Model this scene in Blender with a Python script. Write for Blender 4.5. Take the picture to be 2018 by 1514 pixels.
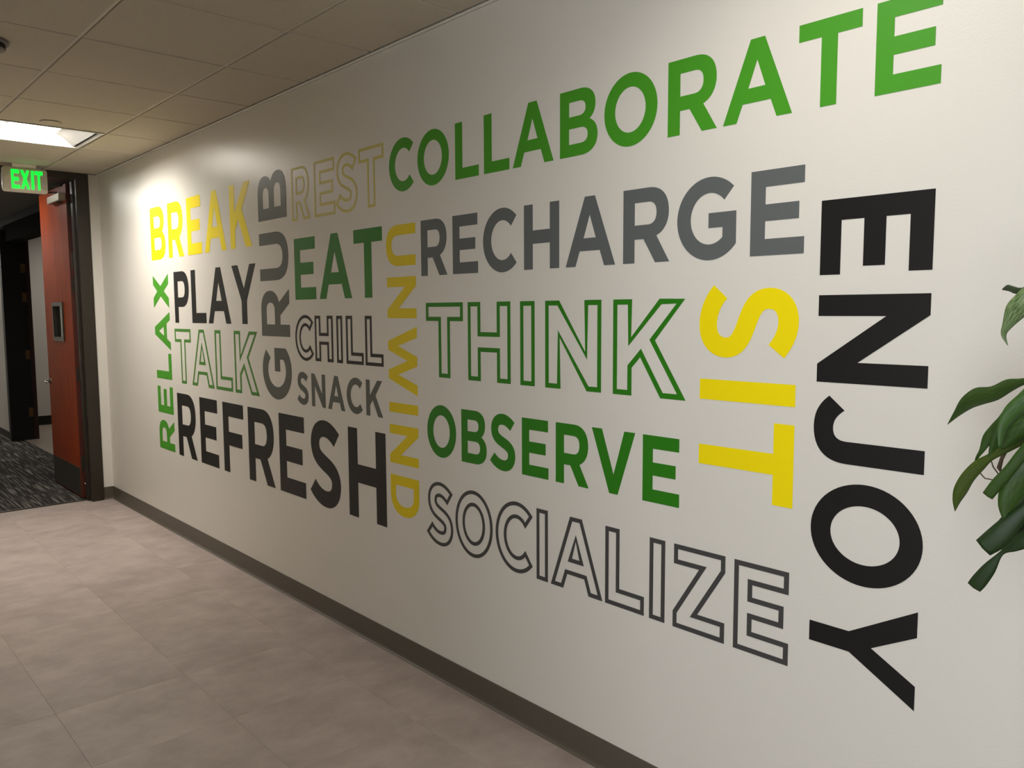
import bpy, bmesh, math, random
from mathutils import Matrix, Vector
from mathutils.geometry import tessellate_polygon

for o in list(bpy.data.objects): bpy.data.objects.remove(o)
scene = bpy.context.scene
COL = scene.collection

# ------------------------------------------------------------ camera
cam_data = bpy.data.cameras.new('camera')
cam_data.sensor_fit = 'HORIZONTAL'; cam_data.sensor_width = 36.0
cam_data.lens = 1586.1 / 2018.0 * 36.0
cam_data.clip_start = 0.02
cam = bpy.data.objects.new('camera', cam_data)
R_ = Vector((0.74208681, -0.67028562, -0.00493496))
U_ = Vector((0.06433368, 0.06389298, 0.99588095))
F_ = Vector((0.66720937, 0.7393476, -0.09053608))
cam.matrix_world = Matrix(((R_.x, U_.x, -F_.x, -1.9748), (R_.y, U_.y, -F_.y, 0.0), (R_.z, U_.z, -F_.z, 1.5560), (0, 0, 0, 1)))
COL.objects.link(cam); scene.camera = cam

# ------------------------------------------------------------ world, lights, exposure
world = bpy.data.worlds.new('world'); scene.world = world; world.use_nodes = True
world.node_tree.nodes['Background'].inputs[0].default_value = (0.88, 0.94, 1.0, 1)
world.node_tree.nodes['Background'].inputs[1].default_value = 6.1
scene.view_settings.view_transform = 'Standard'
scene.view_settings.look = 'None'
scene.view_settings.gamma = 1.0
scene.view_settings.use_curve_mapping = False
scene.view_settings.exposure = 0.0
pd = bpy.data.lights.new('daylight_portal', 'AREA'); pd.shape = 'RECTANGLE'; pd.size = 1.9; pd.size_y = 2.3; pd.cycles.is_portal = True
po = bpy.data.objects.new('daylight_portal', pd); po.location = (-3.50, -0.25, 1.35); po.rotation_euler = (math.radians(90), 0, math.radians(-90)); COL.objects.link(po)

LAMP_FAR = 84.0      # recessed fixture by the exit sign
LAMP_NEAR = 20.0     # recessed fixture above the near end of the lettering
LAMP_SIDE = 8.0     # fixtures over the open side of the room
LAMP_HALL = 24.0      # hall fixtures and the light added in the alcove

H = 2.6695           # ceiling height
YE = 7.1974          # plane of the end wall
XL = -3.412          # left wall of the near, open part
XC = -2.06; YC = 1.00 # the corridor's left wall starts here
YB = -1.812          # back wall
T = 0.61; Y0 = 3.0677; BX = 0.4039; TW = 0.6016

# ------------------------------------------------------------ materials
def lin(c):
    return tuple(((v/255)/12.92 if v/255 <= 0.04045 else ((v/255+0.055)/1.055)**2.4) for v in c)
MATS = {}
def mat(name, rgb, rough=0.5, metal=0.0, noise=None, bump=None, spec=0.5, rand=0.0, emit=None, coat=0.0):
    """rgb is sRGB 0-255. noise=(scale, amount); bump=(scale, strength, distance)"""
    if name in MATS: return MATS[name]
    m = bpy.data.materials.new(name); m.use_nodes = True
    nt = m.node_tree; b = nt.nodes['Principled BSDF']
    col = lin(rgb)
    b.inputs['Base Color'].default_value = (*col, 1)
    b.inputs['Roughness'].default_value = rough
    b.inputs['Metallic'].default_value = metal
    b.inputs['Specular IOR Level'].default_value = spec
    b.inputs['Coat Weight'].default_value = coat
    geo = nt.nodes.new('ShaderNodeNewGeometry')
    last = None
    if noise or rand:
        hsv = nt.nodes.new('ShaderNodeHueSaturation')
        hsv.inputs['Color'].default_value = (*col, 1)
        val = nt.nodes.new('ShaderNodeMath'); val.operation = 'ADD'; val.inputs[0].default_value = 1.0; val.inputs[1].default_value = 0.0
        if noise:
            n = nt.nodes.new('ShaderNodeTexNoise'); n.inputs['Scale'].default_value = noise[0]; n.inputs['Detail'].default_value = 6
            n.inputs['Roughness'].default_value = 0.6
            nt.links.new(geo.outputs['Position'], n.inputs['Vector'])
            mm = nt.nodes.new('ShaderNodeMapRange'); mm.inputs['From Min'].default_value = 0.25; mm.inputs['From Max'].default_value = 0.75
            mm.inputs['To Min'].default_value = 1-noise[1]; mm.inputs['To Max'].default_value = 1+noise[1]
            nt.links.new(n.outputs['Fac'], mm.inputs['Value'])
            nt.links.new(mm.outputs['Result'], val.inputs[0])
        if rand:
            oi = nt.nodes.new('ShaderNodeObjectInfo')
            mr = nt.nodes.new('ShaderNodeMapRange'); mr.inputs['To Min'].default_value = -rand; mr.inputs['To Max'].default_value = rand
            nt.links.new(oi.outputs['Random'], mr.inputs['Value']); nt.links.new(mr.outputs['Result'], val.inputs[1])
        nt.links.new(val.outputs[0], hsv.inputs['Value'])
        nt.links.new(hsv.outputs['Color'], b.inputs['Base Color'])
    if bump:
        n = nt.nodes.new('ShaderNodeTexNoise'); n.inputs['Scale'].default_value = bump[0]; n.inputs['Detail'].default_value = 4
        nt.links.new(geo.outputs['Position'], n.inputs['Vector'])
        bp = nt.nodes.new('ShaderNodeBump'); bp.inputs['Strength'].default_value = bump[1]; bp.inputs['Distance'].default_value = bump[2]
        nt.links.new(n.outputs['Fac'], bp.inputs['Height']); nt.links.new(bp.outputs['Normal'], b.inputs['Normal'])
    if emit:
        b.inputs['Emission Color'].default_value = (*lin(emit[0]), 1); b.inputs['Emission Strength'].default_value = emit[1]
    MATS[name] = m
    return m

M_WALL = mat('wall_paint', (217, 213, 205), 0.33, bump=(170, 0.30, 0.0012), spec=0.5)
M_TILE = mat('ceiling_tile', (196, 187, 171), 0.95, noise=(90, 0.05), bump=(260, 0.6, 0.002), rand=0.015, spec=0.1)
M_GRID = mat('ceiling_grid', (206, 199, 185), 0.45)
M_ANGLE = mat('wall_angle', (238, 234, 224), 0.4)
M_DECK = mat('ceiling_deck', (60, 58, 55), 0.9)
M_BASE = mat('cove_base', (86, 79, 69), 0.42, noise=(3, 0.04))
M_FRAME = mat('door_frame_paint', (42, 36, 27), 0.36, spec=0.5)
M_DARKMETAL = mat('dark_bronze', (70, 64, 55), 0.35, metal=0.6)
M_CLOSER = mat('closer_cover', (150, 140, 120), 0.45, metal=0.3)
M_STEEL = mat('brushed_steel', (190, 185, 175), 0.25, metal=1.0)
M_WHITE = mat('white_enamel', (225, 222, 215), 0.4)
M_SIGN = mat('sign_housing', (214, 206, 190), 0.4)
M_EXIT = mat('exit_green', (0, 235, 60), 0.4, emit=((0, 255, 60), 1.15))
M_BLACK = mat('black_gap', (12, 12, 12), 0.6)
M_GLASS = mat('tinted_glass', (150, 155, 150), 0.03, spec=0.5); M_GLASS.node_tree.nodes['Principled BSDF'].inputs['Transmission Weight'].default_value = 1.0
M_HALLDARK = mat('dark_stained_panel', (22, 18, 13), 0.55, noise=(6, 0.25), spec=0.3)
M_HALLWALL = mat('hall_paint', (186, 180, 172), 0.55)
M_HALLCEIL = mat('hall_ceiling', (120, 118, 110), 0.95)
M_HALLFLOOR = mat('hall_tile', (150, 136, 122), 0.35, noise=(5, 0.05))
M_POT = mat('pot_glaze', (205, 202, 195), 0.3)
M_SOIL = mat('potting_soil', (58, 44, 32), 0.95, noise=(60, 0.4), bump=(80, 1, 0.01))
M_CANE = mat('cane_bark', (120, 98, 70), 0.8, noise=(30, 0.2), bump=(60, 0.6, 0.003))
M_STEM = mat('dry_stem', (78, 62, 42), 0.7)

def vinyl(name, rgb, rough=0.42): return mat('vinyl_' + name, rgb, rough, spec=0.28)
V = dict(green=vinyl('green', (68, 146, 34)), dgreen=vinyl('deep_green', (40, 118, 16)), lgreen=vinyl('sage_green', (72, 128, 48)),
         grey=vinyl('slate_grey', (93, 97, 97)), grey2=vinyl('warm_grey', (88, 90, 83)), dgrey=vinyl('charcoal', (68, 67, 66)),
         black=vinyl('black', (24, 23, 22)), brown=vinyl('brown_black', (27, 17, 13)),
         yellow=vinyl('yellow', (240, 218, 0)), ochre=vinyl('mustard_yellow', (220, 196, 0)), pale=vinyl('pale_yellow', (200, 188, 105)))

def floor_material():
    m = bpy.data.materials.new('concrete_look_tile'); m.use_nodes = True; nt = m.node_tree; b = nt.nodes['Principled BSDF']
    N = nt.nodes.new; L = nt.links.new
    geo = N('ShaderNodeNewGeometry'); oi = N('ShaderNodeObjectInfo')
    off = N('ShaderNodeVectorMath'); off.operation = 'SCALE'; off.inputs['Scale'].default_value = 13.0
    comb = N('ShaderNodeCombineXYZ'); L(oi.outputs['Random'], comb.inputs[0]); L(oi.outputs['Random'], comb.inputs[1]); L(oi.outputs['Random'], comb.inputs[2])
    L(comb.outputs[0], off.inputs[0])
    add = N('ShaderNodeVectorMath'); add.operation = 'ADD'; L(geo.outputs['Position'], add.inputs[0]); L(off.outputs[0], add.inputs[1])
    mp = N('ShaderNodeMapping'); mp.inputs['Scale'].default_value = (1.0, 1.15, 1.0); L(add.outputs[0], mp.inputs[0])
    n1 = N('ShaderNodeTexNoise'); n1.inputs['Scale'].default_value = 4.5; n1.inputs['Detail'].default_value = 9; n1.inputs['Roughness'].default_value = 0.62; L(mp.outputs[0], n1.inputs['Vector'])
    n2 = N('ShaderNodeTexNoise'); n2.inputs['Scale'].default_value = 220; n2.inputs['Detail'].default_value = 3; L(geo.outputs['Position'], n2.inputs['Vector'])
    cr = N('ShaderNodeValToRGB'); cr.color_ramp.elements[0].position = 0.30; cr.color_ramp.elements[0].color = (*lin((150, 136, 129)), 1)
    cr.color_ramp.elements[1].position = 0.72; cr.color_ramp.elements[1].color = (*lin((178, 164, 156)), 1)
    L(n1.outputs['Fac'], cr.inputs[0])
    hsv = N('ShaderNodeHueSaturation'); L(cr.outputs[0], hsv.inputs['Color'])
    mr = N('ShaderNodeMapRange'); mr.inputs['To Min'].default_value = 0.98; mr.inputs['To Max'].default_value = 1.02; L(oi.outputs['Random'], mr.inputs['Value'])
    m2 = N('ShaderNodeMapRange'); m2.inputs['From Min'].default_value = 0.3; m2.inputs['From Max'].default_value = 0.7; m2.inputs['To Min'].default_value = 0.93; m2.inputs['To Max'].default_value = 1.07; L(n2.outputs['Fac'], m2.inputs['Value'])
    mu = N('ShaderNodeMath'); mu.operation = 'MULTIPLY'; L(mr.outputs[0], mu.inputs[0]); L(m2.outputs[0], mu.inputs[1]); L(mu.outputs[0], hsv.inputs['Value'])
    L(hsv.outputs[0], b.inputs['Base Color']); b.inputs['Roughness'].default_value = 0.5; b.inputs['Specular IOR Level'].default_value = 0.35
    bp = N('ShaderNodeBump'); bp.inputs['Strength'].default_value = 0.15; bp.inputs['Distance'].default_value = 0.001; L(n2.outputs['Fac'], bp.inputs['Height']); L(bp.outputs[0], b.inputs['Normal'])
    return m
M_FLOOR = floor_material()

def carpet_material():
    m = bpy.data.materials.new('streaked_carpet'); m.use_nodes = True; nt = m.node_tree; b = nt.nodes['Principled BSDF']
    N = nt.nodes.new; L = nt.links.new
    geo = N('ShaderNodeNewGeometry'); oi = N('ShaderNodeObjectInfo')
    comb = N('ShaderNodeCombineXYZ'); L(oi.outputs['Random'], comb.inputs[0]); L(oi.outputs['Random'], comb.inputs[1])
    sc = N('ShaderNodeVectorMath'); sc.operation = 'SCALE'; sc.inputs['Scale'].default_value = 7.0; L(comb.outputs[0], sc.inputs[0])
    add = N('ShaderNodeVectorMath'); add.operation = 'ADD'; L(geo.outputs['Position'], add.inputs[0]); L(sc.outputs[0], add.inputs[1])
    mp = N('ShaderNodeMapping'); mp.inputs['Scale'].default_value = (85, 2.2, 1); L(add.outputs[0], mp.inputs[0])
    n = N('ShaderNodeTexNoise'); n.inputs['Scale'].default_value = 1.0; n.inputs['Detail'].default_value = 1.5; L(mp.outputs[0], n.inputs['Vector'])
    cr = N('ShaderNodeValToRGB'); e = cr.color_ramp.elements
    e[0].position = 0.50; e[0].color = (*lin((44, 41, 39)), 1); e[1].position = 0.66; e[1].color = (*lin((124, 119, 112)), 1)
    L(n.outputs['Fac'], cr.inputs[0])
    hsv = N('ShaderNodeHueSaturation'); mr = N('ShaderNodeMapRange'); mr.inputs['To Min'].default_value = 0.7; mr.inputs['To Max'].default_value = 1.3
    L(oi.outputs['Random'], mr.inputs['Value']); L(mr.outputs[0], hsv.inputs['Value']); L(cr.outputs[0], hsv.inputs['Color'])
    L(hsv.outputs[0], b.inputs['Base Color']); b.inputs['Roughness'].default_value = 0.95; b.inputs['Specular IOR Level'].default_value = 0.1
    bp = N('ShaderNodeBump'); bp.inputs['Strength'].default_value = 0.6; bp.inputs['Distance'].default_value = 0.003; L(n.outputs['Fac'], bp.inputs['Height']); L(bp.outputs[0], b.inputs['Normal'])
    return m
M_CARPET = carpet_material()

def wood_material():
    m = bpy.data.materials.new('red_cherry_veneer'); m.use_nodes = True; nt = m.node_tree; b = nt.nodes['Principled BSDF']
    N = nt.nodes.new; L = nt.links.new
    geo = N('ShaderNodeNewGeometry')
    mp = N('ShaderNodeMapping'); mp.inputs['Scale'].default_value = (14, 22, 1.3); L(geo.outputs['Position'], mp.inputs[0])
    n = N('ShaderNodeTexNoise'); n.inputs['Scale'].default_value = 2.0; n.inputs['Detail'].default_value = 8; n.inputs['Distortion'].default_value = 0.4; L(mp.outputs[0], n.inputs['Vector'])
    cr = N('ShaderNodeValToRGB'); e = cr.color_ramp.elements
    e[0].position = 0.3; e[0].color = (*lin((122, 42, 10)), 1); e[1].position = 0.7; e[1].color = (*lin((162, 66, 22)), 1)
    L(n.outputs['Fac'], cr.inputs[0]); L(cr.outputs[0], b.inputs['Base Color']); b.inputs['Roughness'].default_value = 0.5; b.inputs['Specular IOR Level'].default_value = 0.12
    return m
M_WOOD = wood_material()

def leaf_material(name, rgb, rgb2, rough):
    m = bpy.data.materials.new(name); m.use_nodes = True; nt = m.node_tree; b = nt.nodes['Principled BSDF']
    N = nt.nodes.new; L = nt.links.new
    uv = N('ShaderNodeUVMap'); mp = N('ShaderNodeMapping'); mp.inputs['Scale'].default_value = (22, 1.5, 1); L(uv.outputs[0], mp.inputs[0])
    n = N('ShaderNodeTexNoise'); n.inputs['Scale'].default_value = 1.2; n.inputs['Detail'].default_value = 3; L(mp.outputs[0], n.inputs['Vector'])
    cr = N('ShaderNodeValToRGB'); e = cr.color_ramp.elements
    e[0].position = 0.35; e[0].color = (*lin(rgb), 1); e[1].position = 0.7; e[1].color = (*lin(rgb2), 1)
    L(n.outputs['Fac'], cr.inputs[0]); L(cr.outputs[0], b.inputs['Base Color'])
    b.inputs['Roughness'].default_value = rough; b.inputs['Specular IOR Level'].default_value = 0.5
    bp = N('ShaderNodeBump'); bp.inputs['Strength'].default_value = 0.25; bp.inputs['Distance'].default_value = 0.001; L(n.outputs['Fac'], bp.inputs['Height']); L(bp.outputs[0], b.inputs['Normal'])
    return m
M_LEAF = leaf_material('leaf_green', (32, 60, 12), (56, 86, 24), 0.42)
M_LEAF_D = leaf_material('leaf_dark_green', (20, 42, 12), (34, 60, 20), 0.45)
M_LEAF_O = leaf_material('leaf_olive', (74, 88, 16), (36, 66, 14), 0.42)
M_LEAF_S = leaf_material('leaf_sheen', (60, 88, 38), (138, 158, 112), 0.22)
M_LEAF_L = leaf_material('leaf_pale_green', (42, 76, 26), (74, 106, 50), 0.36)

# ------------------------------------------------------------ mesh helpers
def obj(name, bm, m, parent=None, smooth=False, **props):
    me = bpy.data.meshes.new(name); bm.normal_update(); bm.to_mesh(me); bm.free()
    if smooth:
        for p in me.polygons: p.use_smooth = True
    for x in (m if isinstance(m, (list, tuple)) else [m]): me.materials.append(x)
    o = bpy.data.objects.new(name, me); COL.objects.link(o)
    if parent: o.parent = parent
    for k, v in props.items(): o[k] = v
    return o
def box(x0, x1, y0, y1, z0, z1, bevel=0.0, seg=2, bm=None):
    own = bmesh.new()
    vs = [own.verts.new((x, y, z)) for x in (x0, x1) for y in (y0, y1) for z in (z0, z1)]
    for f in ((0, 1, 3, 2), (4, 6, 7, 5), (0, 4, 5, 1), (2, 3, 7, 6), (0, 2, 6, 4), (1, 5, 7, 3)): own.faces.new([vs[i] for i in f])
    if bevel: bmesh.ops.bevel(own, geom=own.edges[:], offset=bevel, segments=seg, affect='EDGES')
    bmesh.ops.recalc_face_normals(own, faces=own.faces[:])
    if bm is None: return own
    me = bpy.data.meshes.new('t'); own.to_mesh(me); own.free(); bm.from_mesh(me); bpy.data.meshes.remove(me)
    return bm
def lathe(profile, n=40, center=(0, 0, 0)):
    bm = bmesh.new(); rings = []
    for r, z in profile:
        rings.append([bm.verts.new((center[0]+r*math.cos(2*math.pi*i/n), center[1]+r*math.sin(2*math.pi*i/n), center[2]+z)) for i in range(n)])
    for a, b in zip(rings, rings[1:]):
        for i in range(n): bm.faces.new((a[i], a[(i+1) % n], b[(i+1) % n], b[i]))
    for rg in (rings[0], rings[-1]):
        if profile[0 if rg is rings[0] else -1][0] > 1e-4: bm.faces.new(rg)
    bmesh.ops.remove_doubles(bm, verts=bm.verts[:], dist=1e-5)
    bmesh.ops.recalc_face_normals(bm, faces=bm.faces[:])
    return bm
def tube(pts, rad, n=8):
    bm = bmesh.new(); pts = [Vector(p) for p in pts]; rings = []
    rads = rad if isinstance(rad, (list, tuple)) else [rad]*len(pts)
    for i, p in enumerate(pts):
        t = (pts[min(i+1, len(pts)-1)]-pts[max(i-1, 0)]).normalized()
        a = t.cross(Vector((0.13, 0.2, 1))).normalized(); b = t.cross(a)
        rings.append([bm.verts.new(p+rads[i]*(a*math.cos(2*math.pi*k/n)+b*math.sin(2*math.pi*k/n))) for k in range(n)])
    for a, b in zip(rings, rings[1:]):
        for i in range(n): bm.faces.new((a[i], a[(i+1) % n], b[(i+1) % n], b[i]))
    bm.faces.new(rings[0]); bm.faces.new(rings[-1])
    bmesh.ops.recalc_face_normals(bm, faces=bm.faces[:])
    return bm
def thing(name, label, cat, loc=(0, 0, 0), group=None):
    o = bpy.data.objects.new(name, None); COL.objects.link(o); o.location = loc
    o.empty_display_size = 0.05
    o['label'] = label; o['category'] = cat
    if group: o['group'] = group
    return o
def part(name, bm, m, root, smooth=False, **props):
    """bm in world coordinates; parented below root keeping its place"""
    bmesh.ops.translate(bm, verts=bm.verts[:], vec=-root.matrix_world.translation if root.matrix_world.translation.length else -world_loc(root))
    return obj(name, bm, m, root, smooth, **props)
def world_loc(o):
    v = Vector(o.location)
    while o.parent: o = o.parent; v = v+Vector(o.location)
    return v
LEAVES = [
    ('L1', [[-0.36, 0.4194, 1.5956], [-0.345, 0.4553, 1.5871], [-0.33, 0.4739, 1.5886], [-0.315, 0.489, 1.5928], [-0.3, 0.5033, 1.5906]], [[0.0013, 0.0037, 0.0056], [0.0016, 0.0032, 0.0055], [0.0038, 0.0024, 0.0068], [0.0028, 0.0026, 0.0061], [0.0002, 0.0006, 0.0009]]),
    ('L2', [[-0.36, 0.4303, 1.5872], [-0.356, 0.4512, 1.5647], [-0.352, 0.4658, 1.5496], [-0.348, 0.4772, 1.527], [-0.344, 0.484, 1.5087], [-0.34, 0.4778, 1.4895]], [[-0.0059, 0.0116, 0.0123], [-0.0065, 0.0129, 0.0138], [-0.0071, 0.0123, 0.0101], [-0.0046, 0.0071, 0.0038], [-0.0028, 0.0037, -0.0001], [-0.0003, 0.0004, -0.0002]]),
    ('L3', [[-0.34, 0.417, 1.437], [-0.3229, 0.454, 1.4248], [-0.3057, 0.4813, 1.4154], [-0.2886, 0.5109, 1.397], [-0.2714, 0.5421, 1.3876], [-0.2543, 0.5696, 1.3702], [-0.2371, 0.593, 1.3453], [-0.22, 0.6152, 1.3198]], [[0.0005, 0.0023, 0.005], [0.0005, 0.0026, 0.0056], [-0.0002, 0.0059, 0.0101], [0.0001, 0.0069, 0.0122], [0.0001, 0.0085, 0.0151], [-0.0027, 0.0089, 0.0099], [-0.0019, 0.0047, 0.0039], [-0.0001, 0.0003, 0.0003]]),
    ('L4', [[-0.38, 0.4134, 1.4195], [-0.3775, 0.4373, 1.3937], [-0.375, 0.4574, 1.3711], [-0.3725, 0.4705, 1.3423], [-0.37, 0.4737, 1.3059]], [[-0.0041, 0.0088, 0.0104], [-0.0045, 0.0095, 0.0111], [-0.0054, 0.0095, 0.0082], [-0.0045, 0.0066, 0.0024], [-0.0011, 0.0015, 0.0002]]),
    ('L5', [[-0.35, 0.4192, 1.3751], [-0.3467, 0.444, 1.3534], [-0.3433, 0.4648, 1.3298], [-0.34, 0.4809, 1.3014]], [[0.0008, 0.0154, 0.0139], [0.0001, 0.0195, 0.0161], [-0.0018, 0.0162, 0.0102], [-0.0006, 0.0038, 0.002]]),
    ('L6', [[-0.32, 0.4183, 1.3543], [-0.3137, 0.4518, 1.3234], [-0.3075, 0.4797, 1.2996], [-0.3012, 0.5085, 1.2769], [-0.295, 0.5289, 1.2577], [-0.2888, 0.5494, 1.2311], [-0.2825, 0.5639, 1.2017], [-0.2762, 0.5725, 1.1769], [-0.27, 0.5765, 1.1547]], [[-0.0018, 0.0071, 0.0086], [-0.0017, 0.0072, 0.0089], [-0.0011, 0.0053, 0.007], [-0.001, 0.0043, 0.0055], [-0.0026, 0.0076, 0.0077], [-0.0042, 0.0094, 0.0068], [-0.0053, 0.0102, 0.0049], [-0.0035, 0.0062, 0.0016], [-0.0003, 0.0005, 0.0001]]),
    ('L7', [[-0.31, 0.4696, 1.367], [-0.305, 0.4908, 1.3456], [-0.3, 0.5044, 1.3303], [-0.295, 0.5163, 1.3111], [-0.29, 0.5273, 1.2858], [-0.285, 0.537, 1.2691], [-0.28, 0.5415, 1.2529]], [[0.0005, 0.0092, 0.0067], [0.0003, 0.0085, 0.0059], [-0.0004, 0.0081, 0.0045], [-0.0011, 0.0087, 0.0035], [-0.0006, 0.0044, 0.0017], [-0.0004, 0.0025, 0.0008], [-0.0003, 0.0014, 0.0002]]),
    ('L8', [[-0.315, 0.4676, 1.3555], [-0.3113, 0.486, 1.3344], [-0.3075, 0.4971, 1.3137], [-0.3037, 0.5042, 1.2932], [-0.3, 0.5105, 1.2726]], [[-0.0043, 0.0064, 0.0081], [-0.0059, 0.0082, 0.0086], [-0.0064, 0.0079, 0.0052], [-0.0046, 0.0055, 0.0026], [-0.0018, 0.0021, 0.0009]]),
    ('L9', [[-0.4, 0.4042, 1.3373], [-0.395, 0.4285, 1.3074], [-0.39, 0.4502, 1.2733], [-0.385, 0.4704, 1.2439], [-0.38, 0.4864, 1.2183]], [[-0.0027, 0.0075, 0.0073], [-0.0029, 0.0073, 0.0064], [-0.0029, 0.0069, 0.0056], [-0.0032, 0.0077, 0.0062], [-0.0031, 0.0072, 0.0055]]),
    ('L10', [[-0.37, 0.4108, 1.3084], [-0.3675, 0.4311, 1.2675], [-0.365, 0.4485, 1.2334], [-0.3625, 0.4589, 1.1998], [-0.36, 0.4616, 1.1699]], [[-0.0099, 0.0163, 0.0119], [-0.012, 0.0198, 0.0145], [-0.0119, 0.0187, 0.0113], [-0.0088, 0.0126, 0.0039], [-0.0011, 0.0015, 0.0002]]),
    ('L11', [[-0.36, 0.4094, 1.2246], [-0.36, 0.4331, 1.1967], [-0.36, 0.4527, 1.1698], [-0.36, 0.4734, 1.1403], [-0.36, 0.4958, 1.1165]], [[-0.0016, 0.0082, 0.0079], [-0.0019, 0.0085, 0.0077], [-0.0032, 0.0126, 0.0105], [-0.0031, 0.0144, 0.0134], [-0.0018, 0.0117, 0.0124]]),
    ('L12', [[-0.32, 0.4168, 1.1574], [-0.3167, 0.4423, 1.1345], [-0.3133, 0.4613, 1.1164], [-0.31, 0.48, 1.099], [-0.3067, 0.4993, 1.0654], [-0.3033, 0.5166, 1.0356], [-0.3, 0.5267, 1.0191]], [[0.001, 0.0091, 0.0089], [0.0011, 0.0109, 0.0105], [0.0006, 0.0071, 0.0068], [-0.0002, 0.0032, 0.0023], [-0.0013, 0.0097, 0.0055], [-0.0016, 0.0117, 0.0068], [-0.0013, 0.0108, 0.0064]]),
    ('L13', [[-0.29, 0.426, 1.184], [-0.285, 0.4519, 1.1513], [-0.28, 0.4638, 1.1266]], [[-0.0076, 0.0115, 0.0152], [-0.0074, 0.0104, 0.0114], [-0.0015, 0.0019, 0.0015]]),
    ('L14', [[-0.33, 0.4109, 1.2534], [-0.325, 0.4428, 1.1963], [-0.32, 0.4641, 1.1659]], [[-0.0075, 0.013, 0.0106], [-0.0058, 0.0104, 0.0092], [-0.0007, 0.0013, 0.0013]]),
    ('L15', [[-0.3, 0.4639, 1.1806], [-0.3, 0.4832, 1.1615], [-0.3, 0.4921, 1.1491]], [[-0.0014, 0.0024, 0.0039], [-0.0016, 0.0025, 0.0037], [-0.0004, 0.0006, 0.0007]]),
    ('S1', [[-0.29, 0.5119, 1.2731], [-0.29, 0.5068, 1.2572], [-0.29, 0.4949, 1.2414]], [[-0.0009, 0.0008, -0.0003], [-0.0009, 0.0007, -0.0006], [-0.0008, 0.0006, -0.0007]]),
    ('S2', [[-0.28, 0.533, 1.2412], [-0.28, 0.5228, 1.2309], [-0.28, 0.5044, 1.2297]], [[-0.0009, 0.0007, -0.001], [-0.0005, 0.0003, -0.0011], [-0.0002, 0.0001, -0.0011]]),
    ('S3', [[-0.29, 0.4878, 1.2908], [-0.29, 0.493, 1.2737], [-0.29, 0.4965, 1.2567], [-0.29, 0.4908, 1.244]], [[-0.0031, 0.0031, 0.0018], [-0.0023, 0.0022, 0.0011], [-0.0032, 0.0029, -0.0001], [-0.0007, 0.0006, -0.0004]]),
]
def struct(name, bm, m, **p):
    return obj(name, bm, m, None, kind='structure', **p)

# ------------------------------------------------------------ setting
# floor: slab with separate tiles laid in a half-metre grid
floor = struct('floor', box(XL-0.1, 0.12, YB-0.1, 7.285, -0.12, -0.008), M_BLACK)
xs = [-0.785+0.5*k for k in range(-6, 3)]; ys = [3.43+0.5*k for k in range(-11, 9)]
tile_cache = {}
def slab_mesh(name, w, d, t, bev, m):
    key = (name, round(w, 4), round(d, 4))
    if key not in tile_cache:
        bm = box(0, w, 0, d, -t, 0, 0)
        top = [e for e in bm.edges if all(abs(v.co.z) < 1e-6 for v in e.verts)]
        if bev: bmesh.ops.bevel(bm, geom=top, offset=bev, segments=1, affect='EDGES')
        me = bpy.data.meshes.new(name); bm.to_mesh(me); bm.free(); me.materials.append(m); tile_cache[key] = me
    return tile_cache[key]
def lay(name, xs, ys, x0, x1, y0, y1, z, t, bev, gap, m, parent):
    for a, b in zip(xs, xs[1:]):
        for c, d in zip(ys, ys[1:]):
            A, B, C_, D = max(a, x0), min(b, x1), max(c, y0), min(d, y1)
            if B-A < 0.02 or D-C_ < 0.02: continue
            o = bpy.data.objects.new(name, slab_mesh(name, B-A-gap, D-C_-gap, t, bev, m)); COL.objects.link(o)
            o.location = (A+gap/2, C_+gap/2, z); o.parent = parent
lay('floor_tile', xs, ys, XL, 0.0, YB, 7.285, 0.0, 0.008, 0.0006, 0.0003, M_FLOOR, floor)

# walls
wall_right = struct('wall_right', box(0, 0.14, YB-0.1, 7.40, 0, H+0.35), M_WALL)
wl = box(XL-0.14, XL, YB-0.1, -1.2, 0, H+0.35); box(XL-0.14, XL, 0.7, YC+0.1, 0, H+0.35, bm=wl)
box(XL-0.14, XL, -1.2, 0.7, 0, 0.2, bm=wl); box(XL-0.14, XL, -1.2, 0.7, 2.5, H+0.35, bm=wl)
wall_left = struct('wall_left', wl, M_WALL)
wf = bmesh.new()
for a in ((-1.2, -1.15, 0.2, 2.5), (0.65, 0.7, 0.2, 2.5), (-0.275, -0.225, 0.2, 2.5), (-1.15, 0.65, 0.2, 0.25), (-1.15, 0.65, 2.45, 2.5)):
    box(XL-0.09, XL-0.03, a[0], a[1], a[2], a[3], 0.003, bm=wf)
struct('window_1', wf, M_DARKMETAL)
wl = box(XC-0.12, XC, YC, 7.33, 0, H+0.35); box(XL, XC-0.12, YC, YC+0.12, 0, H+0.35, bm=wl)
struct('wall_corridor_left', wl, M_WALL)
wall_back = struct('wall_back', box(XL, 0, YB-0.12, YB, 0, H+0.35), M_WALL)
XJ = -0.0773; XO = -0.172; XO2 = -1.102; XJ2 = -1.197
eb = box(XJ, 0.0, YE, 7.33, 0, H+0.35)
box(XC, XJ2, YE, 7.33, 0, H+0.35, bm=eb)
box(XJ2, XJ, YE+0.02, 7.33, H+0.0, H+0.35, bm=eb)
wall_end = struct('wall_end', eb, M_WALL)

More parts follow.
